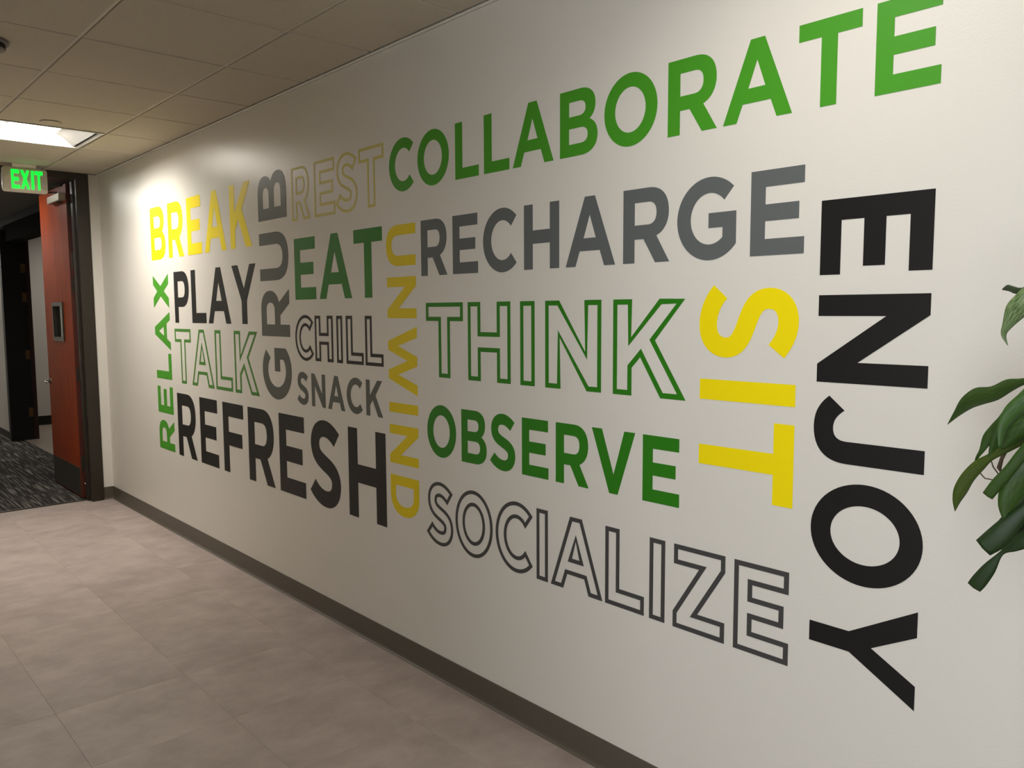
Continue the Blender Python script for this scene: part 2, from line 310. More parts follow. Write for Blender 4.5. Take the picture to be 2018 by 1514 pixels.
# ceiling: deck, grid bars and lay-in tiles
ceiling = struct('ceiling', box(XL, 0, YB, YE, H+0.19, H+0.22), M_DECK)
gx = [0.0-BX-TW*k for k in range(0, 6)]
gy = [Y0+T*k for k in range(-8, 7)]
fixtures = {(0, 4): LAMP_FAR, (0, -4): LAMP_NEAR, (3, -6): LAMP_SIDE}
cols = [(-BX, 0.0)] + [(gx[k+1], gx[k]) for k in range(5)]
rows = [(YB, gy[0])] + [(gy[k], gy[k+1]) for k in range(len(gy)-1)] + [(gy[-1], YE)]
def ceil_tile(w, d):
    key = ('c', round(w, 4), round(d, 4))
    if key not in tile_cache:
        bm = box(0, w, 0, d, 0, 0.016, 0)
        bot = [e for e in bm.edges if all(abs(v.co.z) < 1e-6 for v in e.verts)]
        bmesh.ops.bevel(bm, geom=bot, offset=0.0015, segments=1, affect='EDGES')
        me = bpy.data.meshes.new('ceiling_tile'); bm.to_mesh(me); bm.free(); me.materials.append(M_TILE); tile_cache[key] = me
    return tile_cache[key]
random.seed(4)
for ci, (a, b) in enumerate(cols):
    for ri, (c, d) in enumerate(rows):
        if (ci-1, ri-9) in fixtures or (b < XC-0.1 and c > YC): continue
        if a < XC < b and c > YC: pass
        w, dd = b-a, d-c
        ga, gb = (0.009, 0.009) if b < -0.001 else (0.009, 0.022)
        o = bpy.data.objects.new('ceiling_tile', ceil_tile(w-ga-gb, dd-0.011)); COL.objects.link(o)
        o.location = (a+ga, c+0.0055, H+random.uniform(-0.0006, 0.0012)); o.parent = ceiling
for x in gx:
    obj('grid_bar', box(x-0.0065, x+0.0065, YB, YE, H+0.0055, H+0.03), M_GRID, ceiling)
for y in gy:
    for (a, b) in cols:
        obj('grid_bar', box(a+0.007, b-0.007, y-0.0065, y+0.0065, H+0.0055, H+0.03), M_GRID, ceiling)
tb = box(-0.0175, -0.0008, YB, YE, H-0.0045, H-0.002)
box(-0.0026, -0.0006, YB, YE, H-0.0045, H+0.02, bm=tb)
struct('trim_1', tb, M_ANGLE)
struct('trim_2', box(XJ2, -0.02, YE-0.012, YE-0.0005, H-0.0016, H+0.012), M_BLACK)

# cove base
def base_profile(x_or_y, run0, run1, axis, sgn, z1=0.106):
    """vinyl cove base with a small toe; axis 'y' runs along y at x=x_or_y"""
    prof = [(0.0, z1), (0.0024, z1-0.001), (0.0028, z1-0.004), (0.0028, 0.018), (0.005, 0.008), (0.011, 0.0025), (0.013, 0.0), (0.0, 0.0)]
    bm = bmesh.new(); A = []; B = []
    for d, z in prof:
        off = x_or_y+sgn*d
        A.append(bm.verts.new((off, run0, z) if axis == 'y' else (run0, off, z)))
        B.append(bm.verts.new((off, run1, z) if axis == 'y' else (run1, off, z)))
    n = len(prof)
    for i in range(n): bm.faces.new((A[i], A[(i+1) % n], B[(i+1) % n], B[i]))
    bm.faces.new(A); bm.faces.new(B[::-1]); bmesh.ops.recalc_face_normals(bm, faces=bm.faces[:])
    return bm
struct('baseboard_right', base_profile(-0.0002, YB, YE, 'y', -1), M_BASE)
struct('baseboard_end', base_profile(YE-0.0002, XJ, -0.003, 'x', -1), M_BASE)
struct('baseboard_left', base_profile(XC, YC, YE, 'y', 1), M_BASE)

# door frame (steel, double rebate), head, threshold
fr = bmesh.new()
def jamb(x0, x1, sgn, bm):
    # face, rebates and stop; sgn +1 : opening lies towards -x
    lo, hi = min(x0, x1), max(x0, x1)
    box(lo, hi, YE-0.013, 7.345, 0, H-0.002, 0.0025, bm=bm)
    s = (lo-0.016, lo+0.002) if sgn > 0 else (hi-0.002, hi+0.016)
    box(s[0], s[1], YE+0.045, 7.300, 0, H-0.06, 0.003, bm=bm)
jamb(XO, XJ, 1, fr)
door_1 = thing('door_1', '', '', (0, 0, 0)); del door_1['label']; del door_1['category']; door_1['kind'] = 'structure'
part('jamb', fr, M_FRAME, door_1)
fr = bmesh.new(); jamb(XJ2, XO2, -1, fr); part('jamb', fr, M_FRAME, door_1)
part('frame_head', box(XO2, XO, YE-0.013, 7.345, H-0.052, H-0.002, 0.0025), M_FRAME, door_1)
part('threshold', box(XO2, XO, 7.27, 7.31, 0.0, 0.006, 0.002), M_DARKMETAL, door_1)

# ------------------------------------------------------------ red wood door, standing open into the hall
LX0, LX1, LY0, LY1, LZ1 = -0.206, -0.161, 7.352, 8.262, 2.602
door = thing('wooden_door', 'red-brown wood door standing open beside the exit sign, with a narrow glass lite', 'door', (-0.18, 7.36, 0.0))
db = bmesh.new()
wy0, wy1, wz0, wz1 = 7.655, 7.95, 1.345, 1.62
for a in ((LY0, wy0, 0.012, LZ1), (wy1, LY1, 0.012, LZ1), (wy0, wy1, 0.012, wz0), (wy0, wy1, wz1, LZ1)):
    box(LX0, LX1, a[0], a[1], a[2], a[3], bm=db)
part('door_leaf', db, M_WOOD, door)
part('edge_band', box(LX0+0.0005, LX1, LY0-0.0012, LY0+0.0004, 0.012, LZ1), mat('shaded_cherry_edge', (70, 26, 14), 0.5), door, label='hinge edge in shaded red-brown')  # edge coloured darker to paint in the shade of the rebate
lf = bmesh.new()
for s in (-1, 1):
    xa = LX0-0.010 if s < 0 else LX1-0.002; xb = LX0+0.002 if s < 0 else LX1+0.010
    for a in ((wy0-0.03, wy1+0.03, wz0-0.03, wz0+0.004), (wy0-0.03, wy1+0.03, wz1-0.004, wz1+0.03), (wy0-0.03, wy0+0.004, wz0+0.002, wz1-0.002), (wy1-0.004, wy1+0.03, wz0+0.002, wz1-0.002)):
        box(xa, xb, a[0], a[1], a[2], a[3], 0.002, bm=lf)
for a in ((wy0-0.001, wy0+0.004, wz0, wz1), (wy1-0.004, wy1+0.001, wz0, wz1), (wy0, wy1, wz0-0.001, wz0+0.004), (wy0, wy1, wz1-0.004, wz1+0.001)): box(LX0, LX1, *a, bm=lf)
fo = part('lite_frame', lf, M_FRAME, door, label='dark metal frame around the narrow glass lite')
gp = part('glass_pane', box(-0.187, -0.181, wy0, wy1, wz0, wz1), M_GLASS, door)
part('kick_plate', box(LX0-0.0025, LX0-0.0003, LY0+0.012, LY1-0.012, 0.02, 0.262, 0.0008), mat('kick_plate_bronze', (62, 58, 48), 0.38, metal=0.4), door, label='dark metal kick plate')
cl = part('door_closer', box(-0.2585, -0.207, 7.362, 7.742, 2.468, 2.526, 0.003), M_CLOSER, door, label='boxy metal door closer')
def child(name, bm, m, par, **k):
    bmesh.ops.translate(bm, verts=bm.verts[:], vec=-world_loc(par)); return obj(name, bm, m, par, **k)
child('closer_arm', tube([(-0.235, 7.52, 2.545), (-0.30, 7.66, 2.556), (-0.345, 7.70, 2.556), (-0.30, 7.50, 2.572), (-0.235, 7.345, 2.585)], 0.009), M_DARKMETAL, cl)
child('spindle', lathe([(0.017, 0), (0.017, 0.022), (0.010, 0.026)], 16, (-0.233, 7.52, 2.524)), M_DARKMETAL, cl)
child('valve_cap', lathe([(0.008, 0), (0.014, 0.012), (0.014, 0.018)], 12, (-0.232, 7.47, 2.451)), M_DARKMETAL, cl)
for z in (2.40, 1.78, 1.05, 0.30):
    hb = box(LX0+0.006, LX1-0.003, LY0-0.0035, LY0+0.001, z-0.06, z+0.06, 0.0008)
    hg = part('hinge', hb, M_DARKMETAL, door)
    kb = lathe([(0.007, -0.06), (0.007, 0.06)], 12, (LX1+0.001, LY0-0.009, z)); child('knuckle', kb, M_STEEL, hg)
part('edge_plate', box(LX0+0.014, LX1-0.012, LY0-0.0030, LY0+0.001, 1.93, 2.05, 0.001), M_STEEL, door, label='small steel plate on the door edge')
ls = bmesh.new()
for s in (-1,):
    m_ = lathe([(0.027, 0), (0.027, 0.006), (0.012, 0.010), (0.010, 0.045), (0.0, 0.046)], 24)
    bmesh.ops.rotate(m_, verts=m_.verts[:], cent=(0, 0, 0), matrix=Matrix.Rotation(-math.pi/2, 3, 'Y'))
    bmesh.ops.translate(m_, verts=m_.verts[:], vec=(LX0, 8.195, 0.945))
    hd = part('lever_handle', m_, M_STEEL, door, True, label='chrome lever handle')
    child('lever', tube([(LX0-0.045, 8.195, 0.945), (LX0-0.052, 8.17, 0.945), (LX0-0.053, 8.10, 0.942), (LX0-0.048, 8.075, 0.941)], [0.009, 0.009, 0.008, 0.007]), M_STEEL, hd, smooth=True)
part('silencer', lathe([(0.006, 0), (0.006, 0.01)], 12, (XO-0.004, 7.346, 0.125)), M_WHITE, door)

# ------------------------------------------------------------ the hall beyond the door
hall_floor = struct('floor_hall', box(-3.2, 0.134, 7.29, 16.0, -0.12, -0.006), M_BLACK)
lay('carpet_tile', [-0.366+0.5*k for k in range(-7, 2)]+[0.134], [7.31+0.5*k for k in range(0, 18)], -1.9, 0.134, 7.312, 15.8, 0.0, 0.006, 0.001, 0.001, M_CARPET, hall_floor)
alc = struct('floor_alcove', box(0.138, 3.0, 7.41, 12.66, -0.12, -0.006), M_BLACK)
lay('stone_tile', [0.138+0.6*k for k in range(0, 6)], [7.41+0.6*k for k in range(0, 10)], 0.138, 3.0, 7.41, 12.65, 0.001, 0.006, 0.001, 0.002, M_HALLFLOOR, alc)
struct('trim_3', box(0.134, 0.138, 7.41, 12.66, -0.02, 0.003), M_DARKMETAL)
struct('wall_hall', box(0.012, 0.25, 11.40, 16.0, 0, H+0.2), M_HALLWALL)
struct('wall_alcove', box(0.25, 3.0, 12.655, 12.75, 0, H+0.2), M_HALLWALL)
struct('wall_hall_left', box(-2.0, -1.9, 7.33, 16.0, 0, H+0.2), M_HALLWALL)
struct('wall_hall_end', box(-1.9, 0.012, 15.9, 16.0, 0, H+0.2), M_HALLWALL)
struct('wall_hall_near', box(0.14, 3.0, 7.33, 7.41, 0, H+0.2), M_HALLWALL)
struct('wall_alcove_side', box(3.0, 3.1, 7.33, 12.75, 0, H+0.2), M_HALLWALL)
struct('baseboard_hall', base_profile(0.012, 11.40, 15.9, 'y', -1, 0.10), M_HALLDARK)
struct('baseboard_alcove', base_profile(12.655, 0.25, 3.0, 'x', -1, 0.13), M_HALLDARK)
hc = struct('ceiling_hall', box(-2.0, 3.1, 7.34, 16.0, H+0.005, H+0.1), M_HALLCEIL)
struct('trim_4', box(0.03, 0.10, 7.42, 11.36, H-0.08, H+0.005), mat('soffit_paint', (58, 62, 66), 0.8))
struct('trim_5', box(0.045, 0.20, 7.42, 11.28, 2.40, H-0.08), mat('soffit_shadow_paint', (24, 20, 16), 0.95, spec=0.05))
dk = thing('dark_panel_door', 'dark stained door and frame post at the far corner of the carpeted hall', 'door', (0.13, 11.3, 0))
part('post', box(0.0, 0.045, 11.28, 11.39, 0.0, 2.55, 0.003), M_HALLDARK, dk)
part('door_leaf', box(0.045, 0.255, 11.30, 11.345, 0.0, 2.55, 0.002), M_HALLDARK, dk)
for hz in (0.34, 1.05, 1.75, 2.1): part('hinge', box(0.205, 0.252, 11.2965, 11.301, hz-0.055, hz+0.055, 0.001), mat('gold_reflection', (110, 84, 50), 0.35, metal=0.7), dk)  # plates imitate reddish-gold reflections on the dark door
part('edge_strip', box(0.255, 0.30, 11.29, 11.36, 0.0, 2.55, 0.002), mat('dark_red_wood', (48, 20, 12), 0.3), dk, label='dark red edge strip')

# ------------------------------------------------------------ recessed light fixtures
def fixture(cx, cy, strength, label, tint=(255, 249, 240), group=None):
    r = thing('ceiling_light', label, 'light', (cx, cy, H), group)
    w = TW/2-0.006; d = T/2-0.006
    em = mat('lamp_lens_%d' % int(strength*10), (255, 255, 250), 0.5, emit=(tint, strength*0.43))
    fb = bmesh.new()
    for a in ((-w, w, -d, -d+0.014), (-w, w, d-0.014, d), (-w, -w+0.014, -d+0.014, d-0.014), (w-0.014, w, -d+0.014, d-0.014)):
        box(cx+a[0], cx+a[1], cy+a[2], cy+a[3], H-0.003, H+0.012, 0.001, bm=fb)
    part('frame', fb, M_WHITE, r)
    pan = bmesh.new()
    box(cx-w, cx+w, cy-d, cy+d, H+0.128, H+0.132, bm=pan)
    for a in ((-w, w, -d, -d+0.004), (-w, w, d-0.004, d), (-w, -w+0.004, -d, d), (w-0.004, w, -d, d)):
        box(cx+a[0], cx+a[1], cy+a[2], cy+a[3], H+0.0, H+0.13, bm=pan)
    part('housing', pan, mat('fixture_housing', (40, 38, 36), 0.7), r)
    # two curved white side reflectors and a shallow curved lens between them
    for s in (-1, 1):
        bm = bmesh.new(); prev = None
        for i in range(11):
            t = i/10; x = cx+s*((w-0.040)-(w-0.040-0.150)*t); z = H+0.004+0.072*math.sin(t*math.pi/2)
            cur = [bm.verts.new((x, cy-d+0.006, z)), bm.verts.new((x, cy+d-0.006, z)), bm.verts.new((x, cy-d+0.006, z+0.002)), bm.verts.new((x, cy+d-0.006, z+0.002))]
            if prev:
                bm.faces.new((prev[0], prev[1], cur[1], cur[0])); bm.faces.new((prev[2], cur[2], cur[3], prev[3]))
            prev = cur
        bmesh.ops.recalc_face_normals(bm, faces=bm.faces[:])
        part('reflector', bm, mat('satin_reflector', (118, 116, 112), 0.5), r, True)
    for s in (-1, 1): part('end_plate', box(cx-w+0.042, cx+w-0.042, cy+s*(d-0.007)-0.001, cy+s*(d-0.007)+0.001, H+0.004, H+0.10), M_WHITE, r)
    bm = bmesh.new(); prev = None
    for i in range(13):
        t = -1+2*i/12; x = cx+0.145*t; z = H+0.060+0.014*t*t
        cur = [bm.verts.new((x, cy-d+0.012, z)), bm.verts.new((x, cy+d-0.012, z))]
        if prev: bm.faces.new((prev[0], prev[1], cur[1], cur[0]))
        prev = cur
    ln = part('lens', bm, em, r, True, label='glowing white curved lens')
    ad = bpy.data.lights.new('lamp', 'AREA'); ad.shape = 'RECTANGLE'; ad.size = 0.27; ad.size_y = 0.54; ad.spread = math.radians(148)
    ad.energy = strength*0.265; ad.color = lin(tint)
    ao = bpy.data.objects.new('lamp', ad); COL.objects.link(ao); ao.location = (0, 0, 0.056); ao.parent = r
    return r
labels = {(0, 4): 'lit square recessed ceiling light just in front of the exit sign'}
for (k, j), s in fixtures.items():
    cx = (gx[k]+gx[k+1])/2; cy = gy[j+8]+T/2
    if (k, j) == (0, 4): fixture(cx, cy, s, labels[(k, j)])
    elif (k, j) == (0, -4): fixture(cx, cy, s, 'lit square recessed ceiling light above the near end of the lettered wall')
    else: fixture(cx, cy, s, 'lit square recessed ceiling light over the window side of the room')
for (x, y, lab) in ((-0.72, 8.20, 'lit square recessed light just inside the carpeted hall, behind the exit sign'), (-1.0, 14.2, 'lit square recessed light far down the carpeted hall'), (1.6, 11.6, 'added unseen square light inside the far alcove')):  # the alcove light is added, out of sight, to brighten its back wall
    r = thing('hall_light', lab, 'light', (x, y, H))
    k = 0.55 if y < 9 else 1.0
    part('frame', box(x-0.3*k, x+0.3*k, y-0.3*k, y+0.3*k, H-0.006, H+0.003, 0.002), M_WHITE, r)
    part('lens', box(x-0.27*k, x+0.27*k, y-0.27*k, y+0.27*k, H-0.010, H-0.006), mat('hall_lens_%d' % int(y), (255, 255, 255), 0.5, emit=((250, 248, 240), LAMP_HALL*(1.5 if y < 9 else (3.2 if y > 14 else 1)))), r)

# ------------------------------------------------------------ smoke detector and sprinkler cover
r = thing('smoke_detector', 'round smoke detector with a dark rim on the ceiling at the left edge of view', 'smoke detector', (-1.288, 3.955, H))
c = (-1.288, 3.955, H)
part('base', lathe([(0.062, 0.0), (0.082, -0.002), (0.082, -0.012), (0.062, -0.014)], 48, c), mat('detector_grey', (120, 112, 108), 0.6), r, True)
part('vent_ring', lathe([(0.066, -0.012), (0.070, -0.014), (0.070, -0.032), (0.060, -0.034)], 48, c), M_BLACK, r)  # vent ring; its black also paints the backlit near side
part('cover', lathe([(0.0, -0.048), (0.03, -0.047), (0.058, -0.041), (0.070, -0.033), (0.066, -0.031), (0.0, -0.031)], 48, c), mat('detector_cover', (128, 118, 116), 0.6), r, True)
c = (-0.737, 5.385, H)
r = thing('sprinkler_cover', 'flat round concealed sprinkler cover on the ceiling tile above the lit light', 'sprinkler', c)
part('cover_plate', lathe([(0.0, -0.006), (0.055, -0.006), (0.0575, -0.0045), (0.0575, -0.003), (0.0, -0.003)], 48, c), M_TILE, r)
part('shadow_cup', lathe([(0.050, 0.0), (0.050, -0.003)], 48, c), M_BLACK, r)

# ------------------------------------------------------------ glyphs (cap height 1, bold geometric capitals)
def arc(cx, cy, rx, ry, a0, a1, n=28):
    return [(cx+rx*math.cos(math.radians(a0+(a1-a0)*i/n)), cy+ry*math.sin(math.radians(a0+(a1-a0)*i/n))) for i in range(n+1)]
def bez(p0, p1, p2, p3, n=12):
    out = []
    for i in range(n+1):
        t = i/n; s = 1-t
        out.append(tuple(s**3*a+3*s*s*t*b+3*s*t*t*c+t**3*d for a, b, c, d in zip(p0, p1, p2, p3)))
    return out
def path(*seg):
    """points and ('b', c1, c2, p) bezier steps"""
    out = []
    for s in seg:
        if s[0] == 'b': out += bez(out[-1], s[1], s[2], s[3])[1:]
        else: out.append(s)
    return out
def s_shape():
    P = [(.055, .215), (.15, .125), (.26, .082), (.375, .082), (.52, .082), (.60, .165), (.60, .285), (.60, .415), (.47, .46), (.36, .50),
         (.24, .545), (.127, .585), (.127, .725), (.127, .85), (.225, .917), (.345, .917), (.45, .917), (.54, .87), (.62, .805)]
    c = [P[0]]
    for k in range(0, 18, 3): c += bez(P[k], P[k+1], P[k+2], P[k+3], 9)[1:]
    L_, R2 = [], []
    for i, p in enumerate(c):
        a, b = c[max(i-1, 0)], c[min(i+1, len(c)-1)]
        dx, dy = b[0]-a[0], b[1]-a[1]; l = math.hypot(dx, dy); h = 0.098
        L_.append((p[0]-dy/l*h, p[1]+dx/l*h)); R2.append((p[0]+dy/l*h, p[1]-dx/l*h))
    return R2+L_[::-1]
G = {
 'E': (.69, [[(0, 0), (.69, 0), (.69, .195), (.193, .195), (.193, .405), (.62, .405), (.62, .60), (.193, .60), (.193, .805), (.68, .805), (.68, 1), (0, 1)]]),
 'F': (.69, [[(0, 0), (.193, 0), (.193, .39), (.635, .39), (.635, .585), (.193, .585), (.193, .805), (.69, .805), (.69, 1), (0, 1)]]),
 'L': (.62, [[(0, 0), (.62, 0), (.62, .19), (.193, .19), (.193, 1), (0, 1)]]),
 'I': (.20, [[(0, 0), (.20, 0), (.20, 1), (0, 1)]]),
 'T': (.77, [[(.287, 0), (.485, 0), (.485, .80), (.77, .80), (.77, 1), (0, 1), (0, .80), (.287, .80)]]),
 'H': (.77, [[(0, 0), (.197, 0), (.197, .395), (.573, .395), (.573, 0), (.77, 0), (.77, 1), (.573, 1), (.573, .60), (.197, .60), (.197, 1), (0, 1)]]),
 'A': (.97, [[(0, 0), (.20, 0), (.285, .222), (.68, .222), (.765, 0), (.97, 0), (.583, 1), (.387, 1)], [(.362, .405), (.603, .405), (.483, .74)]]),
 'N': (.81, [[(0, 0), (.193, 0), (.193, .63), (.64, 0), (.81, 0), (.81, 1), (.617, 1), (.617, .385), (.185, 1), (0, 1)]]),
 'K': (.85, [[(0, 0), (.197, 0), (.197, .29), (.34, .445), (.61, 0), (.85, 0), (.487, .59), (.83, 1), (.585, 1), (.197, .565), (.197, 1), (0, 1)]]),
 'Y': (.91, [[(.355, 0), (.553, 0), (.553, .395), (.91, 1), (.685, 1), (.455, .60), (.235, 1), (0, 1), (.355, .39)]]),
 'V': (.88, [[(.37, 0), (.54, 0), (.88, 1), (.668, 1), (.455, .30), (.212, 1), (0, 1)]]),
 'X': (.77, [[(0, 0), (.222, 0), (.385, .30), (.548, 0), (.77, 0), (.505, .51), (.755, 1), (.545, 1), (.39, .735), (.235, 1), (.01, 1), (.27, .515)]]),
 'Z': (.695, [[(0, 0), (.695, 0), (.695, .19), (.285, .19), (.695, .835), (.695, 1), (.01, 1), (.01, .81), (.41, .81), (0, .165)]]),
 'W': (1.35, [[(.295, 0), (.478, 0), (.675, .675), (.878, 0), (1.055, 0), (1.35, 1), (1.145, 1), (.965, .345), (.772, 1), (.585, 1), (.388, .345), (.213, 1), (0, 1)]]),
 'O': (.98, [arc(.49, .5, .49, .517, 0, 360, 60)[:-1], arc(.49, .5, .283, .32, 0, 360, 60)[:-1]]),
 'C': (.84, [arc(.49, .5, .49, .517, 46, 314, 50)+arc(.49, .5, .283, .32, 317.5, 42.5, 40)]),
 'G': (.87, [arc(.49, .5, .49, .517, 46, 321, 50)+[(.87, .57), (.475, .57), (.475, .385), (.68, .385)]+arc(.49, .5, .283, .32, 312, 42.5, 40)]),
 'S': (.702, [s_shape()]),
 'J': (.63, [path((0, .13), ('b', (.08, .03), (.17, -.015), (.30, -.015)), ('b', (.51, -.015), (.63, .10), (.63, .31)), (.63, 1), (.42, 1), (.42, .31), ('b', (.42, .22), (.38, .175), (.30, .175)), ('b', (.23, .175), (.18, .21), (.13, .28)))]),
 'U': (.77, [path((0, 1), (0, .41), ('b', (0, .13), (.14, -.015), (.385, -.015)), ('b', (.63, -.015), (.77, .13), (.77, .41)), (.77, 1), (.577, 1), (.577, .41), ('b', (.577, .26), (.51, .178), (.385, .178)), ('b', (.26, .178), (.193, .26), (.193, .41)), (.193, 1))]),
 'D': (.82, [path((0, 0), (.38, 0), ('b', (.65, 0), (.82, .20), (.82, .5)), ('b', (.82, .80), (.65, 1), (.38, 1)), (0, 1)), path((.197, .187), (.38, .187), ('b', (.53, .187), (.617, .30), (.617, .5)), ('b', (.617, .70), (.53, .813), (.38, .813)), (.197, .813))]),
 'P': (.77, [path((0, 0), (.20, 0), (.20, .31), (.42, .31), ('b', (.64, .31), (.77, .45), (.77, .66)), ('b', (.77, .87), (.65, 1), (.43, 1)), (0, 1)), path((.20, .495), (.42, .495), ('b', (.52, .495), (.567, .56), (.567, .655)), ('b', (.567, .75), (.52, .81), (.42, .81)), (.20, .81))]),
 'R': (.785, [path((0, 0), (.20, 0), (.20, .32), (.355, .32), (.553, 0), (.785, 0), (.57, .355), ('b', (.69, .40), (.77, .51), (.77, .665)), ('b', (.77, .87), (.66, 1), (.44, 1)), (0, 1)), path((.20, .51), (.43, .51), ('b', (.52, .51), (.57, .57), (.57, .66)), ('b', (.57, .755), (.53, .812), (.43, .812)), (.20, .812))]),
 'B': (.79, [path((0, 0), (.44, 0), ('b', (.66, 0), (.79, .10), (.79, .275)), ('b', (.79, .395), (.73, .48), (.625, .52)), ('b', (.70, .56), (.745, .64), (.745, .745)), ('b', (.745, .90), (.63, 1), (.43, 1)), (0, 1)),
            path((.197, .185), (.44, .185), ('b', (.54, .185), (.59, .225), (.59, .302)), ('b', (.59, .378), (.54, .42), (.44, .42)), (.197, .42)),
            path((.197, .60), (.41, .60), ('b', (.50, .60), (.545, .64), (.545, .71)), ('b', (.545, .78), (.50, .82), (.41, .82)), (.197, .82))]),
}
def area(c): return 0.5*sum(a[0]*b[1]-b[0]*a[1] for a, b in zip(c, c[1:]+c[:1]))
def offset(c, e):
    """mitred offset of a closed loop; e>0 grows the side to the right of travel"""
    n = len(c); out = []
    for i in range(n):
        a, p, b = c[i-1], c[i], c[(i+1) % n]
        d1 = (p[0]-a[0], p[1]-a[1]); d2 = (b[0]-p[0], b[1]-p[1])
        l1, l2 = math.hypot(*d1), math.hypot(*d2)
        n1 = (d1[1]/l1, -d1[0]/l1); n2 = (d2[1]/l2, -d2[0]/l2)
        m = (n1[0]+n2[0], n1[1]+n2[1]); mm = m[0]**2+m[1]**2
        k = min(2/mm, 2.4) if mm > 1e-6 else 1
        out.append((p[0]+m[0]*k*e, p[1]+m[1]*k*e))
    return out
def clean(c):
    out = []
    for p in c:
        if not out or math.hypot(p[0]-out[-1][0], p[1]-out[-1][1]) > 1e-4: out.append(p)
    if math.hypot(out[0][0]-out[-1][0], out[0][1]-out[-1][1]) < 1e-4: out.pop()
    return out
def glyph_mesh(ch, w, h, place, outline=0.0, th=0.0007, lift=0.0003):
    """place(u, v, d) -> world point; u along the word, v up the cap, d off the wall"""
    gw, loops = G[ch]
    bm = bmesh.new()
    if outline:
        e = outline*h/2; hb = h-2*e; sx = (w-2*e)/gw; o0 = e
    else:
        e = 0; hb = h; sx = w/gw; o0 = 0
    L2 = [[(o0+x*sx, o0+y*hb) for x, y in clean(l)] for l in loops]
    if outline:
        for l in L2:
            if area(l) < 0: l = l[::-1]
            a = offset(l, e); b = offset(l, -e); n = len(l)
            F = [bm.verts.new(place(u, v, lift+th)) for u, v in a]; Gv = [bm.verts.new(place(u, v, lift+th)) for u, v in b]
            F0 = [bm.verts.new(place(u, v, lift)) for u, v in a]; G0 = [bm.verts.new(place(u, v, lift)) for u, v in b]
            for i in range(n):
                j = (i+1) % n
                bm.faces.new((F[i], F[j], Gv[j], Gv[i])); bm.faces.new((F0[i], F0[j], F[j], F[i])); bm.faces.new((Gv[i], Gv[j], G0[j], G0[i]))
    else:
        flat = [p for l in L2 for p in l]
        tris = tessellate_polygon([[Vector((x, y, 0)) for x, y in l] for l in L2])
        top = [bm.verts.new(place(u, v, lift+th)) for u, v in flat]; bot = [bm.verts.new(place(u, v, lift)) for u, v in flat]
        for t in tris:
            try: bm.faces.new([top[i] for i in t])
            except ValueError: pass
        k = 0
        for l in L2:
            n = len(l)
            for i in range(n): bm.faces.new((top[k+i], top[k+(i+1) % n], bot[k+(i+1) % n], bot[k+i]))
            k += n
    bmesh.ops.recalc_face_normals(bm, faces=bm.faces[:])
    # make the visible faces look into the room
    return bm

